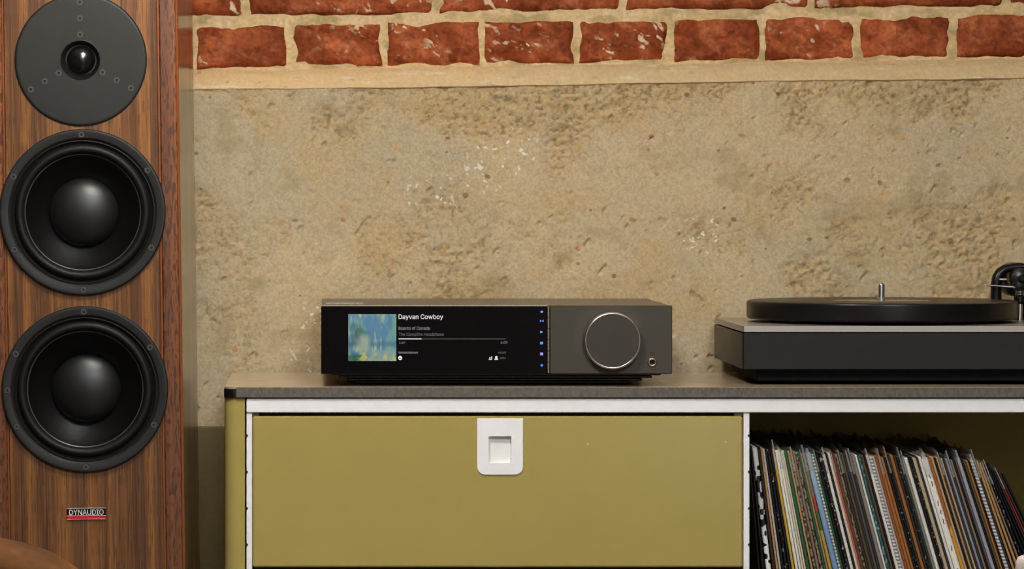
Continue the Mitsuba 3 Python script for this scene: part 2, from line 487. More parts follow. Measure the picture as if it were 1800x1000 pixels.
# mortar bed behind and between the bricks
xs3, zs3 = axis(XL, XR, -0.30, 0.90, 0.005, 0.06), axis(LEDGE1 - 0.03, ZC, LEDGE1 - 0.03, 1.26, 0.005, 0.06)
gx, gz = np.meshgrid(xs3, zs3)
gy = BY + 0.0045 - 0.004 * (meshkit.fbm(np.stack([gx * 40, gz * 60, gx * 0], -1), 3, 14) - 0.5)
idx = np.arange(gx.size).reshape(gx.shape)
quads = np.stack([idx[:-1, :-1], idx[:-1, 1:], idx[1:, 1:], idx[1:, :-1]], -1).reshape(-1, 4)
add('wall_back__mortar', (np.stack([gx, gy, gz], -1).reshape(-1, 3), quads), 'mat_mortar', smooth=True)


def brick_mesh(x0, x1, z0, z1, seed):
    """A worn brick: a grid face with rounded, ragged edges and sides that go back into the mortar."""
    nu, nv = max(8, int((x1 - x0) / 0.0035)), max(6, int((z1 - z0) / 0.0032))
    u, v = np.meshgrid(np.linspace(0, 1, nu), np.linspace(0, 1, nv))
    rag = lambda a, s: (meshkit.fbm(np.stack([a * 55, a * 0 + s, a * 0 + seed * 1.7], -1), 3, s) - 0.5) * 0.0045
    xx, zz = x0 + u * (x1 - x0), z0 + v * (z1 - z0)
    zz = zz + (1 - v) ** 3 * rag(xx, 1) + v ** 3 * rag(xx, 2)
    xx = xx + (1 - u) ** 3 * rag(zz, 3) + u ** 3 * rag(zz, 4)
    zz = zz + tilt(xx)
    e = np.minimum(np.minimum(u, 1 - u) * (x1 - x0), np.minimum(v, 1 - v) * (z1 - z0))
    rnd = 0.006 * np.clip(1 - e / 0.008, 0, 1) ** 2
    q = np.stack([xx, zz, xx * 0 + seed], -1)
    yy = BY + rnd - 0.013 * (meshkit.fbm(q * np.array([38, 56, 1]), 5, 5) - 0.5) - 0.002 * ((seed * 0.618) % 1 - 0.5)
    P = np.stack([xx, yy, zz], -1)
    ring = np.concatenate([P[0, :-1], P[:-1, -1], P[-1, :0:-1], P[:0:-1, 0]])
    i = np.arange(nu * nv).reshape(nv, nu)
    f = np.stack([i[:-1, :-1], i[:-1, 1:], i[1:, 1:], i[1:, :-1]], -1).reshape(-1, 4)
    ri = np.concatenate([i[0, :-1], i[:-1, -1], i[-1, :0:-1], i[:0:-1, 0]])
    back = ring + [0, 0.03, 0]
    m = len(ri)
    bi = np.arange(m) + nu * nv
    s = np.stack([ri, bi, np.roll(bi, -1), np.roll(ri, -1)], -1)
    return (np.concatenate([P.reshape(-1, 3), back]), np.concatenate([f, s]))


def course(z0, z1, edges, gap, seed):
    for k, (a, b) in enumerate(zip(edges, edges[1:])):
        add('wall_back__brick', brick_mesh(a + gap / 2, b - gap / 2, z0, z1, seed + k), 'mat_brick', smooth=35)


j1 = [X(p, DB) for p in (341, 509.5, 676, 848, 1013.5, 1178.5, 1340.5, 1508.5, 1676, 1845)]
step = j1[1] - j1[0]
j1 = [j1[0] - step * k for k in range(9, 0, -1)] + j1 + [j1[-1] + step * k for k in range(1, 10)]
zb0, zb1 = Z(118.5, DB), Z(47.5, DB)
course(zb0 - 0.001, zb1 + 0.001, j1, 0.0068, 10)
j2 = [X(p, DB) for p in (433, 765, 1093, 1427, 1769)]
step2 = 0.2165
j2 = [j2[0] - step2 * k for k in range(6, 0, -1)] + j2 + [j2[-1] + step2 * k for k in range(1, 5)]
zc0 = Z(27.5, DB)
course(zc0 - 0.001, zc0 + 0.062, j2, 0.0075, 60)
course(zc0 + 0.075, zc0 + 0.137, [a + 0.06 for a in j1], 0.009, 90)
course(zc0 + 0.150, zc0 + 0.212, [a + 0.02 for a in j2], 0.0105, 130)

# smooth darker band along the foot of the wall
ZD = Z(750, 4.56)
struct('wall_band_1', cbox(XL, XR, WY - 0.009, WY + 0.03, 0.0, ZD, 0.0015), 'mat_low_band', label='smooth dark olive brown band at the foot of the concrete wall')

# lamps: a round one on the ceiling behind the camera, an unseen globe pendant added for the light gradient on the loudspeaker
lx, ly = 0.7, -4.2
t = thing('ceiling_lamp', 'round white lamp on the ceiling behind the camera', 'lamp')
add(t + '__housing', lathe([(0.0, 0.10), (0.40, 0.10), (0.43, 0.07), (0.43, 0.0), (0.40, 0.0), (0.40, 0.01)], 64, (lx, ly, ZC - 0.10), 'up'), 'mat_white', smooth=30)
d = lathe([(0.398, 0.012), (0.0, 0.012)], 64, (lx, ly, ZC - 0.10), 'up')
if np.asarray(d.face_normals)[:, 2].mean() > 0:
    d.invert()
add(t + '__diffuser', d, None, emitter={'type': 'area', 'radiance': {'type': 'rgb', 'value': list(CEILING_LAMP_RADIANCE)}})
lx, ly, lz, lr = -0.07, -0.78, 1.52, 0.11
t = thing('added_pendant', 'white globe pendant added out of view to light the loudspeaker from above', 'lamp')
g = trimesh.creation.icosphere(3, lr)
g.apply_translation((lx, ly, lz))
add(t + '__globe', g, None, smooth=True, emitter={'type': 'area', 'radiance': {'type': 'rgb', 'value': list(ADDED_PENDANT_RADIANCE)}})
add(t + '__cap', disc_solid(0.04, 0.05, 0.004, 32, 'up', (lx, ly, lz + lr - 0.005)), 'mat_dark', smooth=30)
add(t + '__cord', disc_solid(0.003, ZC - lz - lr - 0.04, 0.0005, 12, 'up', (lx, ly, lz + lr + 0.04)), 'mat_dark', smooth=30)

# ------------------------------------------------------------------ sideboard
D0 = 4.2
s0 = D0 / F
TOPZ, TOPB = Z(680.5, D0), Z(699, D0)
BACK = 0.356
xa, xb = X(393.5, D0), X(2235, D0)
sb = thing('sideboard', 'long low olive green metal sideboard with white frame and dark grey top', 'sideboard')

# worktop with a rounded dark corner at the end and a grey front edge band
r = 0.012
outline = sg.box(xa + r, 0.001 + r, xb - r, BACK - r).buffer(r, quad_segs=8)
wt = trimesh.creation.extrude_polygon(outline, TOPZ - TOPB - 0.0006, engine='earcut')
wt.apply_translation([0, 0, TOPB])
wtop = trimesh.creation.extrude_polygon(outline.buffer(-0.0008), 0.002, engine='earcut')
wtop.apply_translation([0, 0, TOPZ - 0.002])
add(sb + '__worktop', wtop, 'mat_worktop', label='dark grey laminate top surface')
add(sb + '__worktop_edge', tri(man(wt) - man(cbox(xa - 0.1, xb + 0.1, -0.1, BACK + 0.1, TOPZ - 0.0021, TOPZ + 0.01, 0.0002))), 'mat_shaded_edge', smooth=30, label='dark rounded edge of the top, corner shade put into the colour')
add(sb + '__edge_band', cbox(X(415, D0), X(2213, D0), -0.0012, 0.002, TOPB, TOPZ - 0.0004, 0.0006), 'mat_edge', label='grey front edge band')

# olive end panels with a rounded front edge
ZBOT = 0.36
for side, (a, b) in enumerate(((394, 430.5), (2197.5, 2234))):
    x0, x1 = X(a, D0), X(b, D0)
    rr = 0.015
    if side == 0:
        poly = sg.box(x0, 0.004, x1, BACK - 0.01).intersection(sg.box(x0 + rr, 0.004 + rr, x1 + 0.1, BACK).buffer(rr, quad_segs=10))
    else:
        poly = sg.box(x0, 0.004, x1, BACK - 0.01).intersection(sg.box(x0 - 0.1, 0.004 + rr, x1 - rr, BACK).buffer(rr, quad_segs=10))
    m = trimesh.creation.extrude_polygon(poly, TOPB - ZBOT, engine='earcut')
    m.apply_translation([0, 0, ZBOT])
    add(sb + '__end_panel', m, 'mat_olive', smooth=40)
zr0 = Z(725.5, D0)
add(sb + '__top_rail', cbox(X(433, D0), X(2195, D0), 0.003, 0.03, zr0, Z(700.3, D0), 0.0008), 'mat_white', label='white top rail')
POSTS = ((433, 443), (1308, 1318.5), (2185, 2195))
for a, b in POSTS:
    p = add(sb + '__post', cbox(X(a, D0), X(b, D0), 0.006, 0.03, ZBOT, zr0, 0.0006), 'mat_white', label='white upright post')
    for y in range(766, 1300, 64):
        sx = X(a + 0.6, D0) if a < 1000 else X(b - 0.6, D0)
        add(p + '__pin', disc_solid(0.0013, 0.002, 0.0004, 12, 'front', (sx, 0.0065, Z(y, D0))), 'mat_dark')
add(sb + '__back_panel', cbox(X(431, D0), X(2197, D0), BACK - 0.012, BACK - 0.006, ZBOT, TOPB, 0.0005), 'mat_olive_matt')
ZSH = Z(1309, D0 + 0.02)
add(sb + '__bottom_shelf', cbox(X(431, D0), X(2197, D0), 0.008, BACK - 0.012, ZBOT - 0.004, ZSH, 0.0008), 'mat_olive_matt')
add(sb + '__divider', cbox(X(1309.5, D0), X(1313, D0), 0.03, BACK - 0.012, ZSH, TOPB, 0.0005), 'mat_olive_matt')
for a, b in ((443, 455), (1292, 1308)):
    add(sb + '__bracket', cbox(X(a, D0), X(b, D0), 0.010, 0.03, Z(732, D0), zr0, 0.0005), 'mat_bracket')
add(sb + '__filler', cbox(X(455, D0), X(1292, D0), 0.022, 0.03, Z(740, D0), zr0, 0.0004), 'mat_dark')

# doors: the upper one in view, the lower one just under the frame
for k, (ya, yb) in enumerate(((732, 997.5), (1003, 1268))):
    x0, x1, z0, z1 = X(443.8, D0), X(1306.3, D0), Z(yb, D0), Z(ya, D0)
    hx0, hx1, hz0, hz1 = X(859, D0), X(899, D0), Z(ya + 82, D0), Z(ya + 35, D0)
    body = man(cbox(x0, x1, 0.0045, 0.0225, z0, z1, 0.0016)) - man(cbox(hx0 - 0.002, hx1 + 0.002, -0.01, 0.0175, hz0 - 0.002, hz1 + 0.002, 0.0001))
    dk = add(sb + '__door', tri(body), 'mat_olive')
    px0, px1, pz0, pz1 = X(839, D0), X(919.5, D0), Z(ya + 102.5, D0), Z(ya + 3.5, D0)
    rr = 0.0085
    plate = sg.box(px0, pz0 + 0.02, px1, pz1).union(rrect(px0, px1, pz0, pz1, rr, 8)).difference(rrect(hx0, hx1, hz0, hz1, 0.0008, 3))
    add(dk + '__handle_plate', slab(plate, 0.0024, 0.0024), 'mat_white', label='white handle plate with rounded lower corners')
    cup = cat(slab(rrect(hx0 - 0.0015, hx1 + 0.0015, hz0 - 0.0015, hz1 + 0.0015, 0.0008, 3), 0.0100, 0.001),
              slab(rrect(hx0 - 0.0015, hx1 + 0.0015, hz0 - 0.0015, hz1 + 0.0015, 0.0008, 3).difference(rrect(hx0, hx1, hz0, hz1, 0.0008, 3)), 0.0046, 0.0054))
    add(dk + '__handle_cup', cup, 'mat_white_shade', label='recessed pale finger cup')
for x in (X(450, D0), X(2180, D0)):
    for y in (0.04, 0.31):
        add(sb + '__leg', disc_solid(0.014, ZBOT - 0.004, 0.002, 24, 'up', (x, y, 0)), 'mat_steel', smooth=30)

# ------------------------------------------------------------------ records in the open bay
lp_cols = {
    'black': (20, 18, 18), 'charcoal': (48, 45, 42), 'dark grey': (84, 80, 76), 'grey': (132, 126, 116), 'light grey': (186, 182, 174), 'white': (228, 224, 212),
    'cream': (214, 202, 178), 'beige': (184, 164, 134), 'taupe': (132, 114, 96), 'brown': (92, 68, 50), 'dark brown': (56, 42, 34), 'tan': (178, 142, 96),
    'orange': (160, 104, 54), 'rust': (138, 84, 46), 'yellow': (190, 158, 62), 'red': (142, 46, 36), 'pale red': (178, 96, 84), 'green': (46, 90, 62), 'dark green': (40, 58, 46),
    'olive': (82, 76, 54), 'teal': (42, 98, 104), 'pale blue': (132, 172, 190), 'blue grey': (140, 148, 160), 'lavender grey': (158, 158, 166),
}
for k, c in lp_cols.items():
    plain('spine_' + k.replace(' ', '_'), lin(*c), 0.45, 0.4)


def spine_pattern(key, a, b, fn):
    textured('spine_' + key, lambda p, n, uv: mix(C(*a), C(*b), fn(p)), 0.45, 0.4)


spine_pattern('speckled_taupe', (140, 124, 104), (66, 54, 46), lambda p: smoothstep(0.5, 0.62, noise(p.x * 700, p.z * 500, 3)))
spine_pattern('speckled_black', (22, 20, 20), (170, 160, 144), lambda p: smoothstep(0.80, 0.86, noise(p.x * 900, p.z * 420, 5)))
spine_pattern('checked_white', (228, 226, 218), (18, 16, 16), lambda p: smoothstep(0.60, 0.66, noise(p.x * 260, p.z * 170, 6)))
spine_pattern('striped_white', (216, 212, 206), (128, 124, 122), lambda p: smoothstep(-0.2, 0.4, dr.sin(p.z * 1700)))
spine_pattern('flecked_teal', (48, 84, 88), (110, 150, 152), lambda p: smoothstep(0.72, 0.80, noise(p.x * 500, p.z * 300, 8)))
spine_pattern('yellow_and_rust', (152, 90, 40), (200, 144, 50), lambda p: smoothstep(0.612, 0.60, p.z + 0.02 * noise(p.x * 300, p.z * 200, 2)))
textured('spine_sky_blue', lambda p, n, uv: mix(C(112, 142, 176), C(146, 172, 180), smoothstep(0.58, 0.68, p.z)), 0.45, 0.4)
textured('spine_tricolour', lambda p, n, uv: mix(mix(mix(C(120, 112, 100), C(158, 62, 46), smoothstep(0.6345, 0.6325, p.z)), C(76, 100, 60), smoothstep(0.619, 0.617, p.z)), C(182, 152, 70), smoothstep(0.5985, 0.597, p.z)), 0.45, 0.4)

# (width in frame pixels at mid height, spine, plastic outer sleeve)
LPS = [(5, 'black', 0), (5, 'black', 0), (11, 'checked white', 0), (5, 'dark brown', 0), (4, 'tan', 0), (4, 'light grey', 0), (5, 'black', 0), (5, 'speckled black', 0), (5, 'black', 0),
       (5, 'yellow', 1), (5, 'white', 0), (4.5, 'white', 1), (4, 'cream', 0), (3.5, 'cream', 0), (6, 'green', 0), (4, 'tan', 0), (5, 'speckled taupe', 1), (5, 'taupe', 0), (5, 'speckled taupe', 0), (4, 'green', 0),
       (4, 'tan', 1), (6, 'tricolour', 1), (10, 'sky blue', 1), (4, 'striped white', 0), (4, 'green', 1), (5, 'black', 0), (6, 'speckled black', 0), (5.5, 'white', 1), (4, 'black', 0), (5, 'cream', 0), (3.5, 'pale red', 1),
       (4.5, 'brown', 0), (4, 'speckled taupe', 0), (5, 'dark brown', 1), (5, 'olive', 0), (4, 'charcoal', 0), (5, 'dark grey', 1), (5, 'charcoal', 1), (6, 'grey', 0), (3.5, 'white', 0), (7, 'flecked teal', 0), (4, 'brown', 0), (4.5, 'black', 0),
       (5, 'white', 1), (6, 'striped white', 0), (4, 'light grey', 0), (5, 'rust', 0), (5.5, 'orange', 1), (4.5, 'orange', 0), (4, 'black', 0), (4, 'speckled black', 1), (4, 'charcoal', 0), (5.5, 'orange', 0), (5, 'dark brown', 0), (5, 'speckled black', 0),
       (4, 'dark green', 1), (4.5, 'grey', 1), (6.5, 'white', 0), (4, 'black', 0), (4, 'speckled black', 0), (6.5, 'beige', 0), (3.5, 'charcoal', 0), (5, 'white', 0), (11.5, 'white', 1), (6.5, 'yellow and rust', 0), (4, 'beige', 0), (4, 'black', 0), (4, 'tan', 0), (3.5, 'charcoal', 1),
       (4, 'beige', 0), (4, 'dark brown', 0), (4.5, 'blue grey', 0), (4, 'charcoal', 1), (4, 'taupe', 0), (4, 'black', 0), (4, 'dark grey', 0), (6.5, 'lavender grey', 1), (4, 'black', 0), (4, 'olive', 0), (3.5, 'orange', 0), (4, 'black', 0), (6.5, 'striped white', 1),
       (4, 'charcoal', 1), (5.5, 'tan', 0), (5.5, 'tan', 0), (4, 'taupe', 1), (5, 'speckled black', 1), (5.5, 'black', 0), (4.5, 'black', 0), (4, 'charcoal', 0), (4, 'red', 1), (4.5, 'dark brown', 0), (5, 'black', 0)]
ANG = ([1325, 1337, 1380, 1435, 1560, 1650, 1740, 1765, 1788], [5.0, 6.4, 9.8, 13.4, 15.2, 16.8, 18.2, 23.0, 26.5])
total = sum(w for w, *_ in LPS)
scale_w = (1789.0 - 1323.0) / total
ordinal = ['first', 'second', 'third', 'fourth', 'fifth', 'sixth', 'seventh', 'eighth', 'ninth', 'tenth', 'eleventh', 'twelfth', 'thirteenth', 'fourteenth', 'fifteenth', 'sixteenth', 'seventeenth', 'eighteenth', 'nineteenth']
tens = {2: 'twent', 3: 'thirt', 4: 'fort', 5: 'fift', 6: 'sixt', 7: 'sevent', 8: 'eight', 9: 'ninet'}


def nth(k):
    if k <= 19:
        return ordinal[k - 1]
    a, b = divmod(k, 10)
    return tens[a] + ('ieth' if b == 0 else 'y-' + ordinal[b - 1])


def lp_mesh(tw, h, depth, seed):
    """A record sleeve standing on its bottom edge: slim card box with a slightly rounded spine and rubbed corners."""
    rr = min(tw * 0.4, 0.0012)
    pts = []
    for z, e in ((0, 0.001), (0.001, 0), (h - 0.001, 0), (h, 0.001)):
        for x, y in ((-tw / 2, rr + e), (-tw / 2 + rr, e), (tw / 2 - rr, e), (tw / 2, rr + e), (tw / 2, depth), (-tw / 2, depth)):
            pts.append((x, y, z))
    v, f = hull(pts)
    return trimesh.Trimesh(v, f, process=False)


def bag_mesh(tw, h, depth, seed):
    """The open top of a clear plastic sleeve, a crumpled band that stands up over the card."""
    rg = np.random.default_rng(seed)
    n = 14
    ys = np.linspace(0.0, depth, n)
    up = 0.003 + 0.009 * rg.random(n) ** 1.5
    dx = tw * 0.5 * (rg.random(n) - 0.5)
    V, Fq = [], []
    for s in (-1, 1):
        o = len(V)
        for i in range(n):
            V += [(s * tw * 0.51, ys[i] - 0.0005, h - 0.02), (s * tw * 0.25 + dx[i] * 0.4, ys[i] - 0.0005, h + up[i])]
        for i in range(n - 1):
            Fq.append((o + 2 * i, o + 2 * i + 2, o + 2 * i + 3, o + 2 * i + 1))
    Fq.append((0, 1, 2 * n + 1, 2 * n))
    return (np.array(V), np.array(Fq))


DL = D0 + 0.025
W8 = np.array([w for w, *_ in LPS]) * scale_w
X8 = 1323.0 + np.cumsum(W8) - W8 / 2                       # where each spine passes at mid height
LEAN = np.radians(np.interp(X8, *ANG))                     # neighbours lean a little more the further right, so tops stand closer than middles
ZTOP = 0.318 * np.cos(LEAN)
XB = X(X8, DL) + (Z(880, DL) - ZSH) * np.tan(LEAN)
near = []
for k in range(len(LPS) - 1):
    zz = max(ZTOP[k], ZTOP[k + 1])
    gaps = [XB[k + 1] - XB[k] - q * (math.tan(LEAN[k + 1]) - math.tan(LEAN[k])) for q in (0, zz)]
    near.append(min(gaps))
THICK = []
for k in range(len(LPS)):
    t = [near[i] * 2 * W8[k] / (W8[i] + W8[i + 1]) for i in (k - 1, k) if 0 <= i < len(near)]
    THICK.append(min(t) * math.cos(LEAN[k]) * 0.93)
for k, (w, spine, bag) in enumerate(LPS):
    a, xb, tw = LEAN[k], XB[k], THICK[k]
    h = 0.3145 + 0.003 * RNG.random()
    y0 = 0.031 + 0.004 * RNG.random()
    R = np.array([[math.cos(a), 0, -math.sin(a)], [0, 1, 0], [math.sin(a), 0, math.cos(a)]])
    M = np.eye(4)
    M[:3, :3] = R
    M[:3, 3] = [xb, y0, ZSH + 0.0002 + tw / 2 * math.sin(a)]
    to = T(M)
    where = f'{nth(k + 1)} from the white post' if k < 47 else (f'{nth(len(LPS) - k)} from the right end' if k < len(LPS) - 1 else 'last at the right end')
    t = thing('record', f'record with {spine} spine, {where} in the leaning row', 'record', 'records leaning in the open bay of the sideboard')
    mk = 'spine_' + spine.replace(' ', '_')
    scene[t + '__sleeve'] = mikit.ply(lp_mesh(tw, h, 0.300, k), mk, to_world=to)
    if bag:
        scene[t + '__plastic_cover'] = mikit.ply(bag_mesh(tw, h, 0.300, k), 'mat_bag', to_world=to)
    if w > 10.5 and spine == 'white':               # black writing down the broad white spine
        rg = np.random.default_rng(5)
        for i, z in enumerate((0.292, 0.283, 0.262, 0.252, 0.242, 0.212, 0.186, 0.179)):
            g = tube([(tw * 0.22 * (rg.random() - 0.5), -0.0001, z + 0.0018 * q + 0.0012 * rg.random()) for q in range(4)], 0.00045, 6)
            scene[numbered(t + '__ink_stroke')] = mikit.ply(tri(g), 'spine_black', to_world=to)

# ------------------------------------------------------------------ amplifier
DA = 4.21
AY = DA + CAM_Y
am = thing('amplifier', 'dark grey streaming amplifier with wide black display and round knob on the sideboard', 'amplifier')
ax0, ax1 = X(564.5, DA), X(1181.5, DA)
az0, az1 = Z(657, DA), Z(537, DA)
AD = 0.315
add(am + '__case', cbox(ax0 + 0.0004, ax1 - 0.0004, AY + 0.008, AY + AD, az0, az1 - 0.0004, 0.001), 'mat_amp_top', label='dark metal case with brownish sheen on top')
add(am + '__front_panel', cbox(X(966.8, DA), ax1, AY, AY + 0.0085, az0, az1, 0.0008), 'mat_amp', label='grey metal front panel')
dsp = add(am + '__display', cbox(ax0, X(962, DA), AY + 0.0002, AY + 0.0085, az0, az1 - 0.0009, 0.0006), 'mat_glass', label='black glass display')
add(am + '__highlight_line', cbox(ax0, X(962, DA), AY + 0.0002, AY + 0.006, az1 - 0.0008, az1 + 0.0002, 0.0002), 'mat_highlight', label='bright strip drawn as the highlight along the display top')  # thin bright strip built in as the glint on the glass edge
bz = np.linspace(az0 + 0.0004, az1 - 0.0004, 7)
for i in range(6):
    add(am + '__button', cbox(X(962.6, DA), X(965.6, DA), AY - 0.0004, AY + 0.006, bz[i] + 0.0002, bz[i + 1] - 0.0002, 0.0003), 'mat_button')
add(am + '__seam', cbox(X(962, DA), X(967, DA), AY + 0.002, AY + 0.0085, az0, az1 - 0.0004, 0.0003), 'mat_gap')
for i, (xl, z) in enumerate(((565, 0.0), )):
    add(am + '__top_streak', cbox(X(572, DA), X(640, DA), AY + 0.10, AY + 0.104, az1 - 0.0006, az1 + 0.0002, 0.0001), 'mat_highlight')  # bright strip laid on the case to draw its light streak
zt = TOPZ
tiers = [(583, 1163, 0.012, 0.0), (596, 1150, 0.026, 0.0), (612, 1134, 0.040, 0.0), (630, 1116, 0.054, 0.0)]
hgt = (az0 - zt) / len(tiers)
for i, (a, b, dy, _) in enumerate(tiers):
    z1 = az0 - i * hgt
    add(am + '__base_rib', cbox(X(a, DA), X(b, DA), AY + dy, AY + AD - dy, z1 - hgt * 0.62, z1, 0.0004), 'mat_amp_dark')
    add(am + '__base_core', cbox(X(a + 26, DA), X(b - 26, DA), AY + dy + 0.02, AY + AD - dy - 0.02, z1 - hgt, z1 - hgt * 0.6, 0.0003), 'mat_gap')

# what the display shows
YS = AY - 0.0002


def lit(rgb, k=1.0):
    return {'type': 'area', 'sampling_weight': 0.01, 'radiance': {'type': 'rgb', 'value': [c * k for c in lin(*rgb)]}}


def screen(key, mesh, rgb, k=1.0):
    key = numbered(dsp + '__' + key)
    scene[key] = mikit.ply(mesh, 'mat_gap', emitter=lit(rgb, k))


def bar(x0, x1, y0, y1):
    return slab(sg.box(X(x0, DA), Z(y1, DA), X(x1, DA), Z(y0, DA)), YS, 0.0003)


def cover_fn(p, n, uv):
    """A generic abstract cover: blue and green washes with yellow streaks."""
    u, v = (p.x - X(612, DA)) / (X(696, DA) - X(612, DA)), (p.z - Z(634, DA)) / (Z(552, DA) - Z(634, DA))
    c = mix(C(86, 128, 160), C(112, 158, 148), smoothstep(0.35, 0.65, fbm(u * 7, v * 2.5, 1, 3)))
    c = mix(c, C(168, 182, 140), smoothstep(0.56, 0.74, fbm(u * 16 + 3, v * 3.5, 4, 3)) * 0.8)
    c = mix(c, C(58, 112, 140), smoothstep(0.10, 0.0, dr.abs(v - 0.36)) * 0.7)
    c = mix(c, C(128, 156, 154), smoothstep(0.26, 0.18, v) * smoothstep(0.4, 0.5, u) * 0.8)
    blob = smoothstep(0.30, 0.05, dr.abs(u - 0.22 + 0.1 * (fbm(u * 4, v * 4, 2, 2) - 0.5))) * smoothstep(0.95, 0.7, v)
    c = mix(c, C(58, 92, 84), blob * 0.75 * smoothstep(0.3, 0.6, fbm(u * 5 + 2, v * 4, 7, 2)))
    c = mix(c, C(160, 176, 158), smoothstep(0.16, 0.04, dr.abs(u - 0.34)) * smoothstep(0.28, 0.1, dr.abs(v - 0.35)) * 0.75)
    c = mix(c, C(46, 98, 66), smoothstep(0.16, 0.08, v) * smoothstep(0.40, 0.30, u) * 0.8)
    c = mix(c, C(190, 186, 104), smoothstep(0.55, 0.75, fbm(u * 9 + 1, v * 7 + 5, 3, 4)) * smoothstep(0.55, 0.2, v) * 0.8)
    return c


textured('mat_cover', cover_fn, 0.6, 0.2)
scene[dsp + '__cover_picture'] = mikit.ply(bar(612, 696.5, 552, 634.5), 'mat_cover')
labels[dsp + '__cover_picture'] = {'label': 'square blue and green abstract cover picture'}
screen('title_text', text('Dayvan Cowboy', X(700.5, DA), Z(560.5, DA), YS + 0.0002, 0.0047, True, width=X(779, DA) - X(700.5, DA)), (215, 215, 215), 0.85)
screen('artist_text', text('Boards of Canada', X(700.5, DA), Z(579.5, DA), YS + 0.0002, 0.0034, False, width=X(755.5, DA) - X(700.5, DA)), (150, 150, 150), 0.8)
screen('album_text', text('The Campfire Headphase', X(700.5, DA), Z(590, DA), YS + 0.0002, 0.0032, False, width=X(780, DA) - X(700.5, DA)), (120, 120, 120), 0.7)
screen('progress_bar', bar(700.5, 741, 594.6, 596.4), (190, 190, 188))
screen('progress_line', bar(741, 889, 595.0, 596.2), (78, 78, 78))
screen('time_text', text('1:47', X(701, DA), Z(604, DA), YS + 0.0002, 0.0024), (150, 150, 150), 0.7)
screen('time_text', text('6:09', X(879.5, DA), Z(604, DA), YS + 0.0002, 0.0026), (150, 150, 150), 0.7)
rg = np.random.default_rng(3)
screen('small_text', cat(*[bar(700.5 + 2.3 * i, 702.2 + 2.3 * i, 617.8 + 0.6 * rg.random(), 621.6) for i in range(15)]), (100, 100, 100))
screen('small_text', cat(*[bar(876 + 2.4 * i, 877.6 + 2.4 * i, 617.8 + 0.6 * rg.random(), 621.4) for i in range(6)]), (70, 70, 70))
screen('small_text', cat(*[bar(879 + 2.6 * i, 880.8 + 2.6 * i, 627.4 + 0.6 * rg.random(), 631.0) for i in range(4)]), (70, 70, 70))
screen('source_symbol', slab(sg.Point(X(703.4, DA), Z(629.2, DA)).buffer(0.0022).difference(sg.box(X(701, DA), Z(630.4, DA), X(705.4, DA), Z(629.2, DA))), YS, 0.0003), (225, 225, 222))
screen('rating_symbol', cat(bar(859, 865, 630.2, 632.4), bar(860.2, 862, 627.6, 630), bar(863, 865.2, 626.4, 629.6)), (200, 200, 196))
screen('user_symbol', cat(bar(869, 875.6, 630.2, 632.4), slab(sg.Point(X(872.4, DA), Z(628, DA)).buffer(0.0014), YS, 0.0003)), (215, 215, 212))
ic = X(952.3, DA)
e = 0.6e-3


def ipoly(y, *polys):
    return cat(*[slab(sg.Polygon([(ic + a * e, Z(y, DA) + b * e) for a, b in q]), YS, 0.0003) for q in polys])


LT = lambda x, s: [(x, -2.4), (x, 2.4), (x + s, 0)]
screen('skip_symbol', ipoly(548, LT(-0.2, 3.2), LT(0.2, -3.2)), (120, 150, 235))
screen('skip_symbol', ipoly(564, LT(-3.2, 3.2), LT(3.2, -3.2)), (100, 140, 225))
screen('play_symbol', ipoly(583.5, LT(-2.6, 5.0)), (120, 165, 235))
screen('mode_symbol', ipoly(603, [(-3, -2.4), (-3, 2.4), (2.6, 2.2), (2.6, -2.2)]), (80, 150, 220))
screen('mode_symbol', ipoly(622, [(-2.8, -2.4), (-2.8, 2.4), (2.4, 2.4), (2.4, -2.4)]), (150, 150, 225))
screen('mode_symbol', ipoly(642, [(-2.6, 0), (0, 3), (2.6, 0), (0, -3)]), (80, 130, 205))

# volume knob and headphone socket
kx, kz = X(1075.5, DA), Z(598, DA)
u = DA / F
kn = add(am + '__volume_knob', lathe([(48.5 * u, 0), (48.5 * u, 0.013), (46.6 * u, 0.0138), (0, 0.0138)], 96, (kx, AY, kz)), 'mat_knob_face', smooth=30, label='large round grey knob with a polished rim')
add(kn + '__rim', lathe([(50.4 * u, 0.004)] + [((46.6 + 3.8 * math.cos(q)) * u, 0.0119 + 3.8 * u * math.sin(q)) for q in np.linspace(0, 1.36, 9)] + [(46.6 * u, 0.0139)], 96, (kx, AY, kz)), 'mat_chrome', smooth=50, label='polished chrome rim')
hj = add(am + '__headphone_socket', lathe([(8.4 * u, 0)] + [((6.0 + 2.4 * math.cos(q)) * u, 0.0006 + 2.6 * u * math.sin(q)) for q in np.linspace(0, math.pi, 10)], 40, (X(1146.5, DA), AY, Z(636.5, DA))), 'mat_brass', smooth=30, label='brass ringed headphone socket')
add(hj + '__hole', lathe([(3.9 * u, 0.0012), (0, 0.0003)], 32, (X(1146.5, DA), AY, Z(636.5, DA))), 'mat_gap')
hs = tube([(X(1146.5 + 3 * math.cos(q), DA), AY - 0.0001, Z(621.5 - 3 * math.sin(q), DA)) for q in np.linspace(-0.3, math.pi + 0.3, 9)], 0.0004, 6)
add(am + '__headphone_symbol', tri(hs), 'mat_amp_dark')

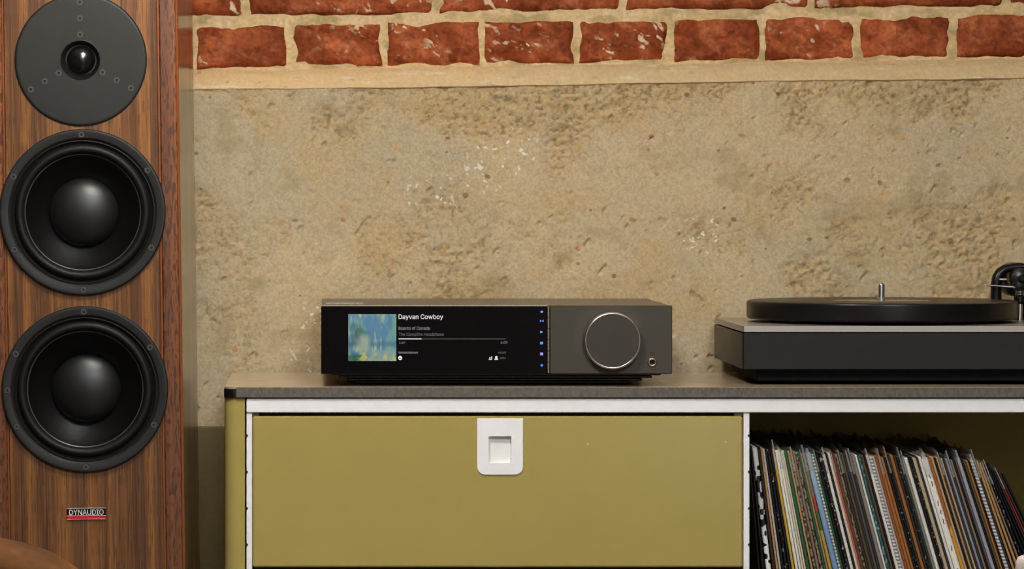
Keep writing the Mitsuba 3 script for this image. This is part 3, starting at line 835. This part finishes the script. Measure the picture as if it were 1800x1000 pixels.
# ------------------------------------------------------------------ turntable
DT = 4.24
TY = DT + CAM_Y
tt = thing('turntable', 'dark grey turntable with silver top plate and thick black platter on the sideboard', 'turntable')
tx0 = X(1305, DT)
tx1 = tx0 + 0.435
TD = 0.305
pz0, pz1 = Z(648.5, DT), Z(585.5, DT)
c0 = X(1308, DT) - tx0
poly = sg.Polygon([(tx0 + c0, TY), (tx1 - c0, TY), (tx1, TY + c0), (tx1, TY + TD), (tx0, TY + TD), (tx0, TY + c0)])
m = trimesh.creation.extrude_polygon(poly, pz1 - pz0, engine='earcut')
m.apply_translation([0, 0, pz0])
add(tt + '__plinth', m, 'mat_plinth', label='dark grey plinth')
add(tt + '__plinth_gap', cbox(tx0 + 0.004, tx1 - 0.004, TY + 0.004, TY + TD - 0.004, pz1 - 0.0004, Z(582, DT), 0.0003), 'mat_gap')
poly = sg.Polygon([(tx0 + c0, TY), (tx1 - c0, TY), (tx1, TY + c0), (tx1, TY + TD), (tx0, TY + TD), (tx0, TY + c0)])
m = trimesh.creation.extrude_polygon(poly, 0.0062, engine='earcut')
ptop = Z(573, DT)
m.apply_translation([0, 0, ptop - 0.0062])
add(tt + '__top_plate', m, 'mat_top_plate', label='brushed silver top plate')
for x in (tx0 + 0.06, tx1 - 0.06):
    for y in (TY + 0.06, TY + TD - 0.05):
        add(tt + '__foot', disc_solid(0.026, pz0 - TOPZ, 0.002, 32, 'up', (x, y, TOPZ)), 'mat_dark', smooth=30)
add(tt + '__under_shade', cbox(tx0 + 0.018, tx1 - 0.02, TY + 0.022, TY + TD - 0.02, TOPZ + 0.0035, pz0, 0.001), 'mat_gap')  # near-black block standing in for the shadow under the plinth
DP = 4.395
PX, PY = X(1550, DP), DP + CAM_Y
PR = 236.5 * DP / F
plz0, plz1 = ptop + 0.0035, Z(527.5, DP)
bw = 0.002
pl = add(tt + '__platter', lathe([(0, plz0), (PR - 0.002, plz0), (PR, plz0 + 0.002), (PR, plz1 - 0.003), (PR - 0.0008, plz1 - 0.001), (PR - 0.003, plz1), (0.056, plz1), (0.055, plz1 - 0.0006), (0, plz1 - 0.0006)], 160, (PX, PY, 0), 'up'), 'mat_platter', smooth=30, label='thick black platter')
add(tt + '__platter_hub', disc_solid(0.05, 0.006, 0.001, 48, 'up', (PX, PY, ptop - 0.001)), 'mat_gap')
add(pl + '__label_recess', lathe([(0.054, plz1 - 0.0003), (0, plz1 - 0.0003)], 96, (PX, PY, 0), 'up'), 'mat_mat', label='paler recess for the record label')
add(tt + '__spindle', lathe([(0.0046, plz1 - 0.001), (0.0046, plz1 + 0.002), (0.0038, plz1 + 0.0025), (0.0038, plz1 + 0.0165), (0.0030, plz1 + 0.0185), (0.0018, plz1 + 0.0195), (0, plz1 + 0.0198)], 28, (X(1549, DP), PY, 0), 'up'), 'mat_chrome', smooth=30, label='polished steel spindle')

# tonearm at the far right corner
DN = 4.46
NY = DN + CAM_Y
P = lambda px, py, d=DN: (X(px, d), d + CAM_Y, Z(py, d))
add(tt + '__arm_base', lathe([(0.016, ptop), (0.016, ptop + 0.003), (0.0125, ptop + 0.0045), (0.0125, Z(522, DN)), (0, Z(522, DN))], 40, (X(1806, DN), NY, 0), 'up'), 'mat_gloss_black', smooth=30)
ye = [P(1751, 552), P(1751, 500), P(1753, 488), P(1758, 479), P(1766, 473), P(1777, 470), P(1795, 468.5), P(1812, 470), P(1826, 477), P(1836, 490), P(1838, 510), P(1838, 552)]
yoke = tri(tube(ye, [0.0062, 0.0062, 0.0060, 0.0056, 0.005, 0.0042, 0.004, 0.0042, 0.005, 0.0056, 0.006, 0.006], 16))
add(tt + '__arm_yoke', yoke, 'mat_gloss_black', smooth=40, label='arched black tonearm yoke')
add(tt + '__yoke_foot', cbox(X(1744, DN), X(1846, DN), NY - 0.008, NY + 0.008, ptop, Z(551, DN), 0.001), 'mat_gloss_black')
add(tt + '__yoke_screw', lathe([(0.0034, Z(469.5, DN)), (0.0034, Z(462.5, DN)), (0.0026, Z(461.8, DN)), (0, Z(461.8, DN))], 24, (X(1791.5, DN), NY, 0), 'up'), 'mat_gloss_black', smooth=30)
bh = add(tt + '__bearing_housing', lathe([(0.0118, -0.016), (0.0124, -0.012), (0.0124, 0.012), (0.0108, 0.016), (0.006, 0.0178), (0, 0.018)], 40, P(1790, 490)), 'mat_gloss_black', smooth=30, label='black tonearm bearing housing')
add(bh + '__pivot_pin', tri(tube([P(1758, 491, DN - 0.008), P(1769, 491, DN - 0.008)], 0.0013, 10)), 'mat_chrome', smooth=40)
add(tt + '__counterweight', lathe([(0, -0.05), (0.018, -0.05), (0.019, -0.047), (0.019, -0.022), (0.018, -0.019), (0, -0.019)], 40, P(1792, 492)), 'mat_gloss_black', smooth=30)
add(tt + '__arm_tube', tri(tube([P(1793, 490, DN - 0.015), (X(1845, 4.40), 4.40 + CAM_Y, Z(497, 4.40)), (X(1905, 4.27), 4.27 + CAM_Y, Z(505, 4.27))], 0.0045, 12)), 'mat_gloss_black', smooth=40)
add(tt + '__headshell', cbox(X(1890, 4.27), X(1921, 4.27), 4.245 + CAM_Y, 4.275 + CAM_Y, Z(509, 4.27), Z(500, 4.27), 0.001), 'mat_gloss_black')
add(tt + '__skating_rod', tri(tube([P(1736.5, 501.5, DN - 0.014), P(1785, 504.5, DN - 0.014)], [0.0010, 0.0012], 10)), 'mat_steel', smooth=40, label='thin steel anti-skating rod')
cp = [P(1792.5, py, DN - 0.016) for py in (500, 548)]
at = (X(1792.5, DN - 0.016), NY - 0.016, 0)
ZN = lambda py: Z(py, DN - 0.016)
al = add(tt + '__arm_lift', lathe([(0.0034, ptop), (0.0034, ZN(534)), (0.0028, ZN(533)), (0, ZN(533))], 24, at, 'up'), 'mat_chrome', smooth=30, label='chrome arm lift post')
add(al + '__collar', lathe([(0.0060, ZN(531)), (0.0064, ZN(529)), (0.0064, ZN(521)), (0.0050, ZN(519)), (0.0042, ZN(518.5)), (0.0042, ZN(507)), (0.0030, ZN(506)), (0, ZN(506))], 24, at, 'up'), 'mat_gloss_black', smooth=30)
for py in (513, 517):
    add(al + '__ring', lathe([(0.0042, ZN(py + 1.0)), (0.0049, ZN(py + 0.6)), (0.0049, ZN(py - 0.6)), (0.0042, ZN(py - 1.0))], 24, at, 'up'), 'mat_chrome', smooth=30)
add(al + '__stem', lathe([(0.0028, ZN(534)), (0.0028, ZN(528))], 16, at, 'up'), 'mat_gloss_black')

# ------------------------------------------------------------------ loudspeaker
DS = 3.95
SY = DS + CAM_Y
us = DS / F
TILT = 0.0135
sp = thing('loudspeaker', 'tall walnut floorstanding loudspeaker with a tweeter and two black woofers at the left', 'loudspeaker')
ZREF = Z(373, DS)
XREF = X(145.5, DS)


def place(m):
    """From the loudspeaker's own upright frame into the room: it leans a touch to the left."""
    m = tri(m).copy()
    v = np.array(m.vertices)
    ca, sa = math.cos(TILT), math.sin(TILT)
    x, z = v[:, 0], v[:, 2] - ZREF
    m.vertices = np.stack([XREF + ca * x - sa * z, SY + v[:, 1], ZREF + sa * x + ca * z], 1)
    return m


HW = 171.5 * us
SBOT, STOP = 0.05, 1.285
zt_, zw1, zw2 = Z(105.5, DS), Z(373, DS), Z(684, DS)
rt_, rw = 114.2 * us, 146 * us
holes = [(0, zt_, rt_ - 0.004), (0, zw1, rw - 0.010), (0, zw2, rw - 0.010)]


def pierce(m, extra=0.0):
    m = man(m) if not hasattr(m, 'to_mesh') else m
    for x, z, rad in holes:
        m = m - m3.Manifold.cylinder(0.085, rad, rad, 72).rotate((90, 0, 0)).translate((x, 0.07, z))
    return tri(m)


SD = 0.45
cab = pierce(rbox(-HW, HW, 0.0032, SD, SBOT, STOP, 0.003, 12))
add(sp + '__cabinet', place(cab), 'mat_veneer_side', smooth=30, label='lacquered walnut cabinet')
g0, g1 = 134.5 * us, 138.5 * us           # groove from the centre line
add(sp + '__baffle', place(pierce(cbox(-g0, g0, 0, 0.006, SBOT + 0.002, STOP - 0.002, 0.0007))), 'mat_walnut', label='straight grained walnut front')
for s in (-1, 1):
    a, b = sorted((s * g1, s * (HW - 3.5 * us)))
    add(sp + '__side_strip', place(pierce(cbox(a, b, 0, 0.006, SBOT + 0.002, STOP - 0.002, 0.0012))), 'mat_walnut_strip', smooth=False, label='reddish walnut edge strip')
    a, b = sorted((s * (HW - 4.5 * us), s * HW))
    add(sp + '__corner_bead', place(rbox(a, b, 0.0004, 0.006, SBOT, STOP, 0.0012, 10)), 'mat_groove', smooth=30)
    a, b = sorted((s * g0, s * g1))
    add(sp + '__groove', place(pierce(cbox(a + 0.0002, b - 0.0002, 0.0022, 0.006, SBOT + 0.002, STOP - 0.002, 0.0002))), 'mat_groove')


scene['mat_screw_rings'] = {'type': 'twosided', 'bsdf': {'type': 'principled', 'base_color': {'type': 'mesh_attribute', 'name': 'vertex_color'}, 'roughness': 0.4, 'specular': 0.4}}


def screw(parent, x, z, y, rad=6.4):
    """A socket screw: black rim gap, grey head, black socket."""
    rr = np.array([1.0, 0.99, 0.76, 0.75, 0.42, 0.41, 0.0])
    m = lathe(list(zip(rr * rad * us, [0.0001, 0.0004, 0.0004, 0.0010, 0.0010, 0.0004, 0.0004])), 20, (x, y, z))
    d = np.hypot(m.vertices[:, 0] - x, m.vertices[:, 2] - z) / (rad * us)
    col = np.where(((d < 0.78) & (d > 0.415))[:, None], lin(66, 66, 62), lin(4, 4, 4))  # shade of the rim gap and socket put into the vertex colours
    return add(parent + '__screw', place(m), 'mat_screw_rings', color=col)


tw_ = add(sp + '__tweeter', place(lathe([(rt_ + 1.2 * us, 0.0005), (rt_, 0.0022), (rt_ - 0.002, 0.0030), (35 * us, 0.0030), (33 * us, 0.0012), (30 * us, -0.004), (27 * us, -0.007)], 96, (0, 0, zt_))), 'mat_plate', smooth=25, label='round matt grey tweeter plate')
add(tw_ + '__outline', place(lathe([(rt_ + 2.2 * us, 0.0002), (rt_ + 2.0 * us, 0.0012), (rt_ + 0.2 * us, 0.0012)], 96, (0, 0, zt_))), 'mat_gap', smooth=30)
add(tw_ + '__horn', place(lathe([(35.5 * us, 0.0031), (34 * us, 0.0034), (30.5 * us, 0.0010), (27.5 * us, -0.004)], 64, (0, 0, zt_))), 'mat_rubber', smooth=40)
add(tw_ + '__ring', place(lathe([(27.6 * us, -0.0042), (26.4 * us, -0.0030), (25.0 * us, -0.0042)], 64, (0, 0, zt_))), 'mat_violet_ring', smooth=40, label='thin shiny ring')
add(tw_ + '__dome', place(lathe([(25.2 * us * math.cos(q), -0.0046 + 0.0105 * math.sin(q)) for q in np.linspace(0, math.pi / 2, 14)], 64, (0, 0, zt_))), 'mat_dome', smooth=True, label='glossy black dome')
for q in (90, 210, 330):
    for rr in (101.5, 73, 44.5):
        screw(tw_, rr * us * math.cos(math.radians(q)), zt_ + rr * us * math.sin(math.radians(q)), -0.0029)

for kk, zc in enumerate((zw1, zw2)):
    w_ = add(sp + '__woofer', place(lathe([(rw, 0.0), (rw, 0.0036), (rw - 0.0010, 0.0050), (rw - 0.003, 0.0054), (131 * us, 0.0046), (128 * us, 0.0030), (127 * us, 0.0006)], 120, (0, 0, zc))), 'mat_flange', smooth=25, label='round black woofer')
    add(w_ + '__gasket', place(lathe([(127.5 * us, 0.0016), (125 * us, 0.0020), (122 * us, -0.0002), (119 * us, -0.0010)], 120, (0, 0, zc))), 'mat_rubber', smooth=40)
    rc, rm = (119.5 + 103.0) / 2 * us, (119.5 - 103.0) / 2 * us
    add(w_ + '__surround', place(lathe([(rc + rm * math.cos(q), -0.001 + 0.0058 * math.sin(q)) for q in np.linspace(0, math.pi, 18)], 120, (0, 0, zc))), 'mat_rubber', smooth=True, label='black rubber roll')
    add(w_ + '__edge_line', place(lathe([(103.5 * us, -0.0008), (102.3 * us, 0.0002), (100.8 * us, -0.0004), (100.3 * us, -0.002)], 120, (0, 0, zc))), 'mat_line', smooth=30)
    add(w_ + '__cone', place(lathe([(100.6 * us - t * 40.8 * us, -0.0015 - 0.021 * t ** 0.85) for t in np.linspace(0, 1, 12)], 120, (0, 0, zc))), 'mat_cone', smooth=True, label='black cone')
    add(w_ + '__dust_cap', place(lathe([(60.5 * us * math.cos(q), -0.0222 + 0.0165 * math.sin(q)) for q in np.linspace(0, math.pi / 2, 18)], 96, (0, 0, zc))), 'mat_cap', smooth=True, label='domed dust cap')
    for q in (90, 32, -28, -90, 208, 152) + ((180,) if kk else ()):
        screw(w_, 136.5 * us * math.cos(math.radians(q)), zc + 136.5 * us * math.sin(math.radians(q)), -0.0046)

# badge
bx0, bx1 = (117.5 - 152.5) * us, (186.5 - 152.5) * us
bz0, bz1 = Z(912.5, DS), Z(892.5, DS)
bd = add(sp + '__badge', place(cbox(bx0, bx1, -0.0018, 0.001, bz0, bz1, 0.0004)), 'mat_gloss_black', label='small black and red badge with silver lettering')
bm = bz0 + 0.0032
add(bd + '__red_strip', place(cbox(bx0 + 0.0004, bx1 - 0.0004, -0.0021, -0.001, bz0 + 0.0006, bm, 0.0001)), 'mat_red')
for z in (bz0 + 0.0002, bm + 0.0004, bz1 - 0.0003):
    add(bd + '__silver_line', place(cbox(bx0, bx1, -0.0021, -0.001, z - 0.0003, z + 0.0003, 0.0001)), 'mat_silver_paint')
add(bd + '__lettering', place(text('DYNAUDIO', bx0 + 0.0024, bm + 0.0014, -0.0017, 0.0050, True, 0.0005, width=(bx1 - bx0) - 0.0048)), 'mat_silver_paint')
# plinth and feet on the floor
pl_ = place(cbox(-HW - 0.03, HW + 0.03, -0.02, SD + 0.02, 0.0, SBOT, 0.003))
off = XREF + TILT * ZREF
add(sp + '__plinth', cbox(off - HW - 0.04, off + HW + 0.04, SY - 0.02, SY + SD + 0.02, 0.012, SBOT + 0.003, 0.003), 'mat_dark')
for x in (off - HW - 0.02, off + HW + 0.02):
    for y in (SY, SY + SD):
        add(sp + '__foot', disc_solid(0.014, 0.012, 0.002, 24, 'up', (x, y, 0)), 'mat_dark', smooth=30)

# ------------------------------------------------------------------ foreground: corner of a leather armchair, rim of a white vase
DC = 3.0
cy = DC + CAM_Y
ac = thing('armchair', 'brown leather armchair, its curved top at the lower left before the loudspeaker', 'armchair')
uc = DC / F
edge0 = [(-520, 1010), (-420, 978), (-300, 952), (-150, 943), (-60, 946), (0, 957), (40, 966.5), (75, 979), (105, 995), (130, 1012), (150, 1040), (160, 1090), (160, 1250)]
from scipy.interpolate import PchipInterpolator
qq = np.linspace(0, len(edge0) - 1, 60)
edge = np.stack([PchipInterpolator(np.arange(len(edge0)), np.array(edge0)[:, i])(qq) for i in (0, 1)], 1)
top = [(X(a, DC), Z(b, DC)) for a, b in edge]
zlow = 0.36
prof = sg.Polygon([(top[0][0], zlow)] + top + [(top[-1][0], zlow)])
slices = []
for q in np.linspace(0, math.pi, 15):
    slices.append(man(slab(prof.buffer(-0.026 * (1 - math.sin(q))), cy + 0.05 - 0.05 * math.cos(q), 0.0004)))
back = m3.Manifold.batch_hull(slices)
add(ac + '__backrest', tri(back), 'mat_leather', smooth=50)
xl, xr_ = X(-520, DC), X(160, DC)
add(ac + '__seat', rbox(xl + 0.02, xr_ - 0.02, cy - 0.55, cy + 0.02, 0.26, 0.42, 0.04), 'mat_leather', smooth=40)
for a in (xl - 0.02, xr_ - 0.07):
    add(ac + '__armrest', rbox(a, a + 0.09, cy - 0.55, cy + 0.05, 0.20, 0.56, 0.035), 'mat_leather', smooth=40)
for x in (xl + 0.05, xr_ - 0.05):
    for y in (cy - 0.48, cy + 0.03):
        add(ac + '__leg', disc_solid(0.016, 0.27, 0.003, 20, 'up', (x, y, 0)), 'mat_dark', smooth=30)

DV = 3.45
vx, vz = X(1787, DV), Z(979, DV)
rv = 0.075
add_v = thing('floor_vase', 'tall white vase, its rim at the lower right before the records', 'vase')
add(add_v + '__body', lathe([(0, 0), (0.085, 0), (0.09, 0.006), (0.105, 0.2), (0.10, 0.4), (0.080, 0.55), (rv, vz - 0.03), (rv, vz - 0.006), (rv - 0.002, vz - 0.0015), (rv - 0.006, vz), (rv - 0.010, vz - 0.002), (rv - 0.012, vz - 0.008), (rv - 0.013, vz - 0.2), (0, vz - 0.21)], 96, (vx + rv, DV + CAM_Y, 0), 'up'), 'mat_vase', smooth=60)
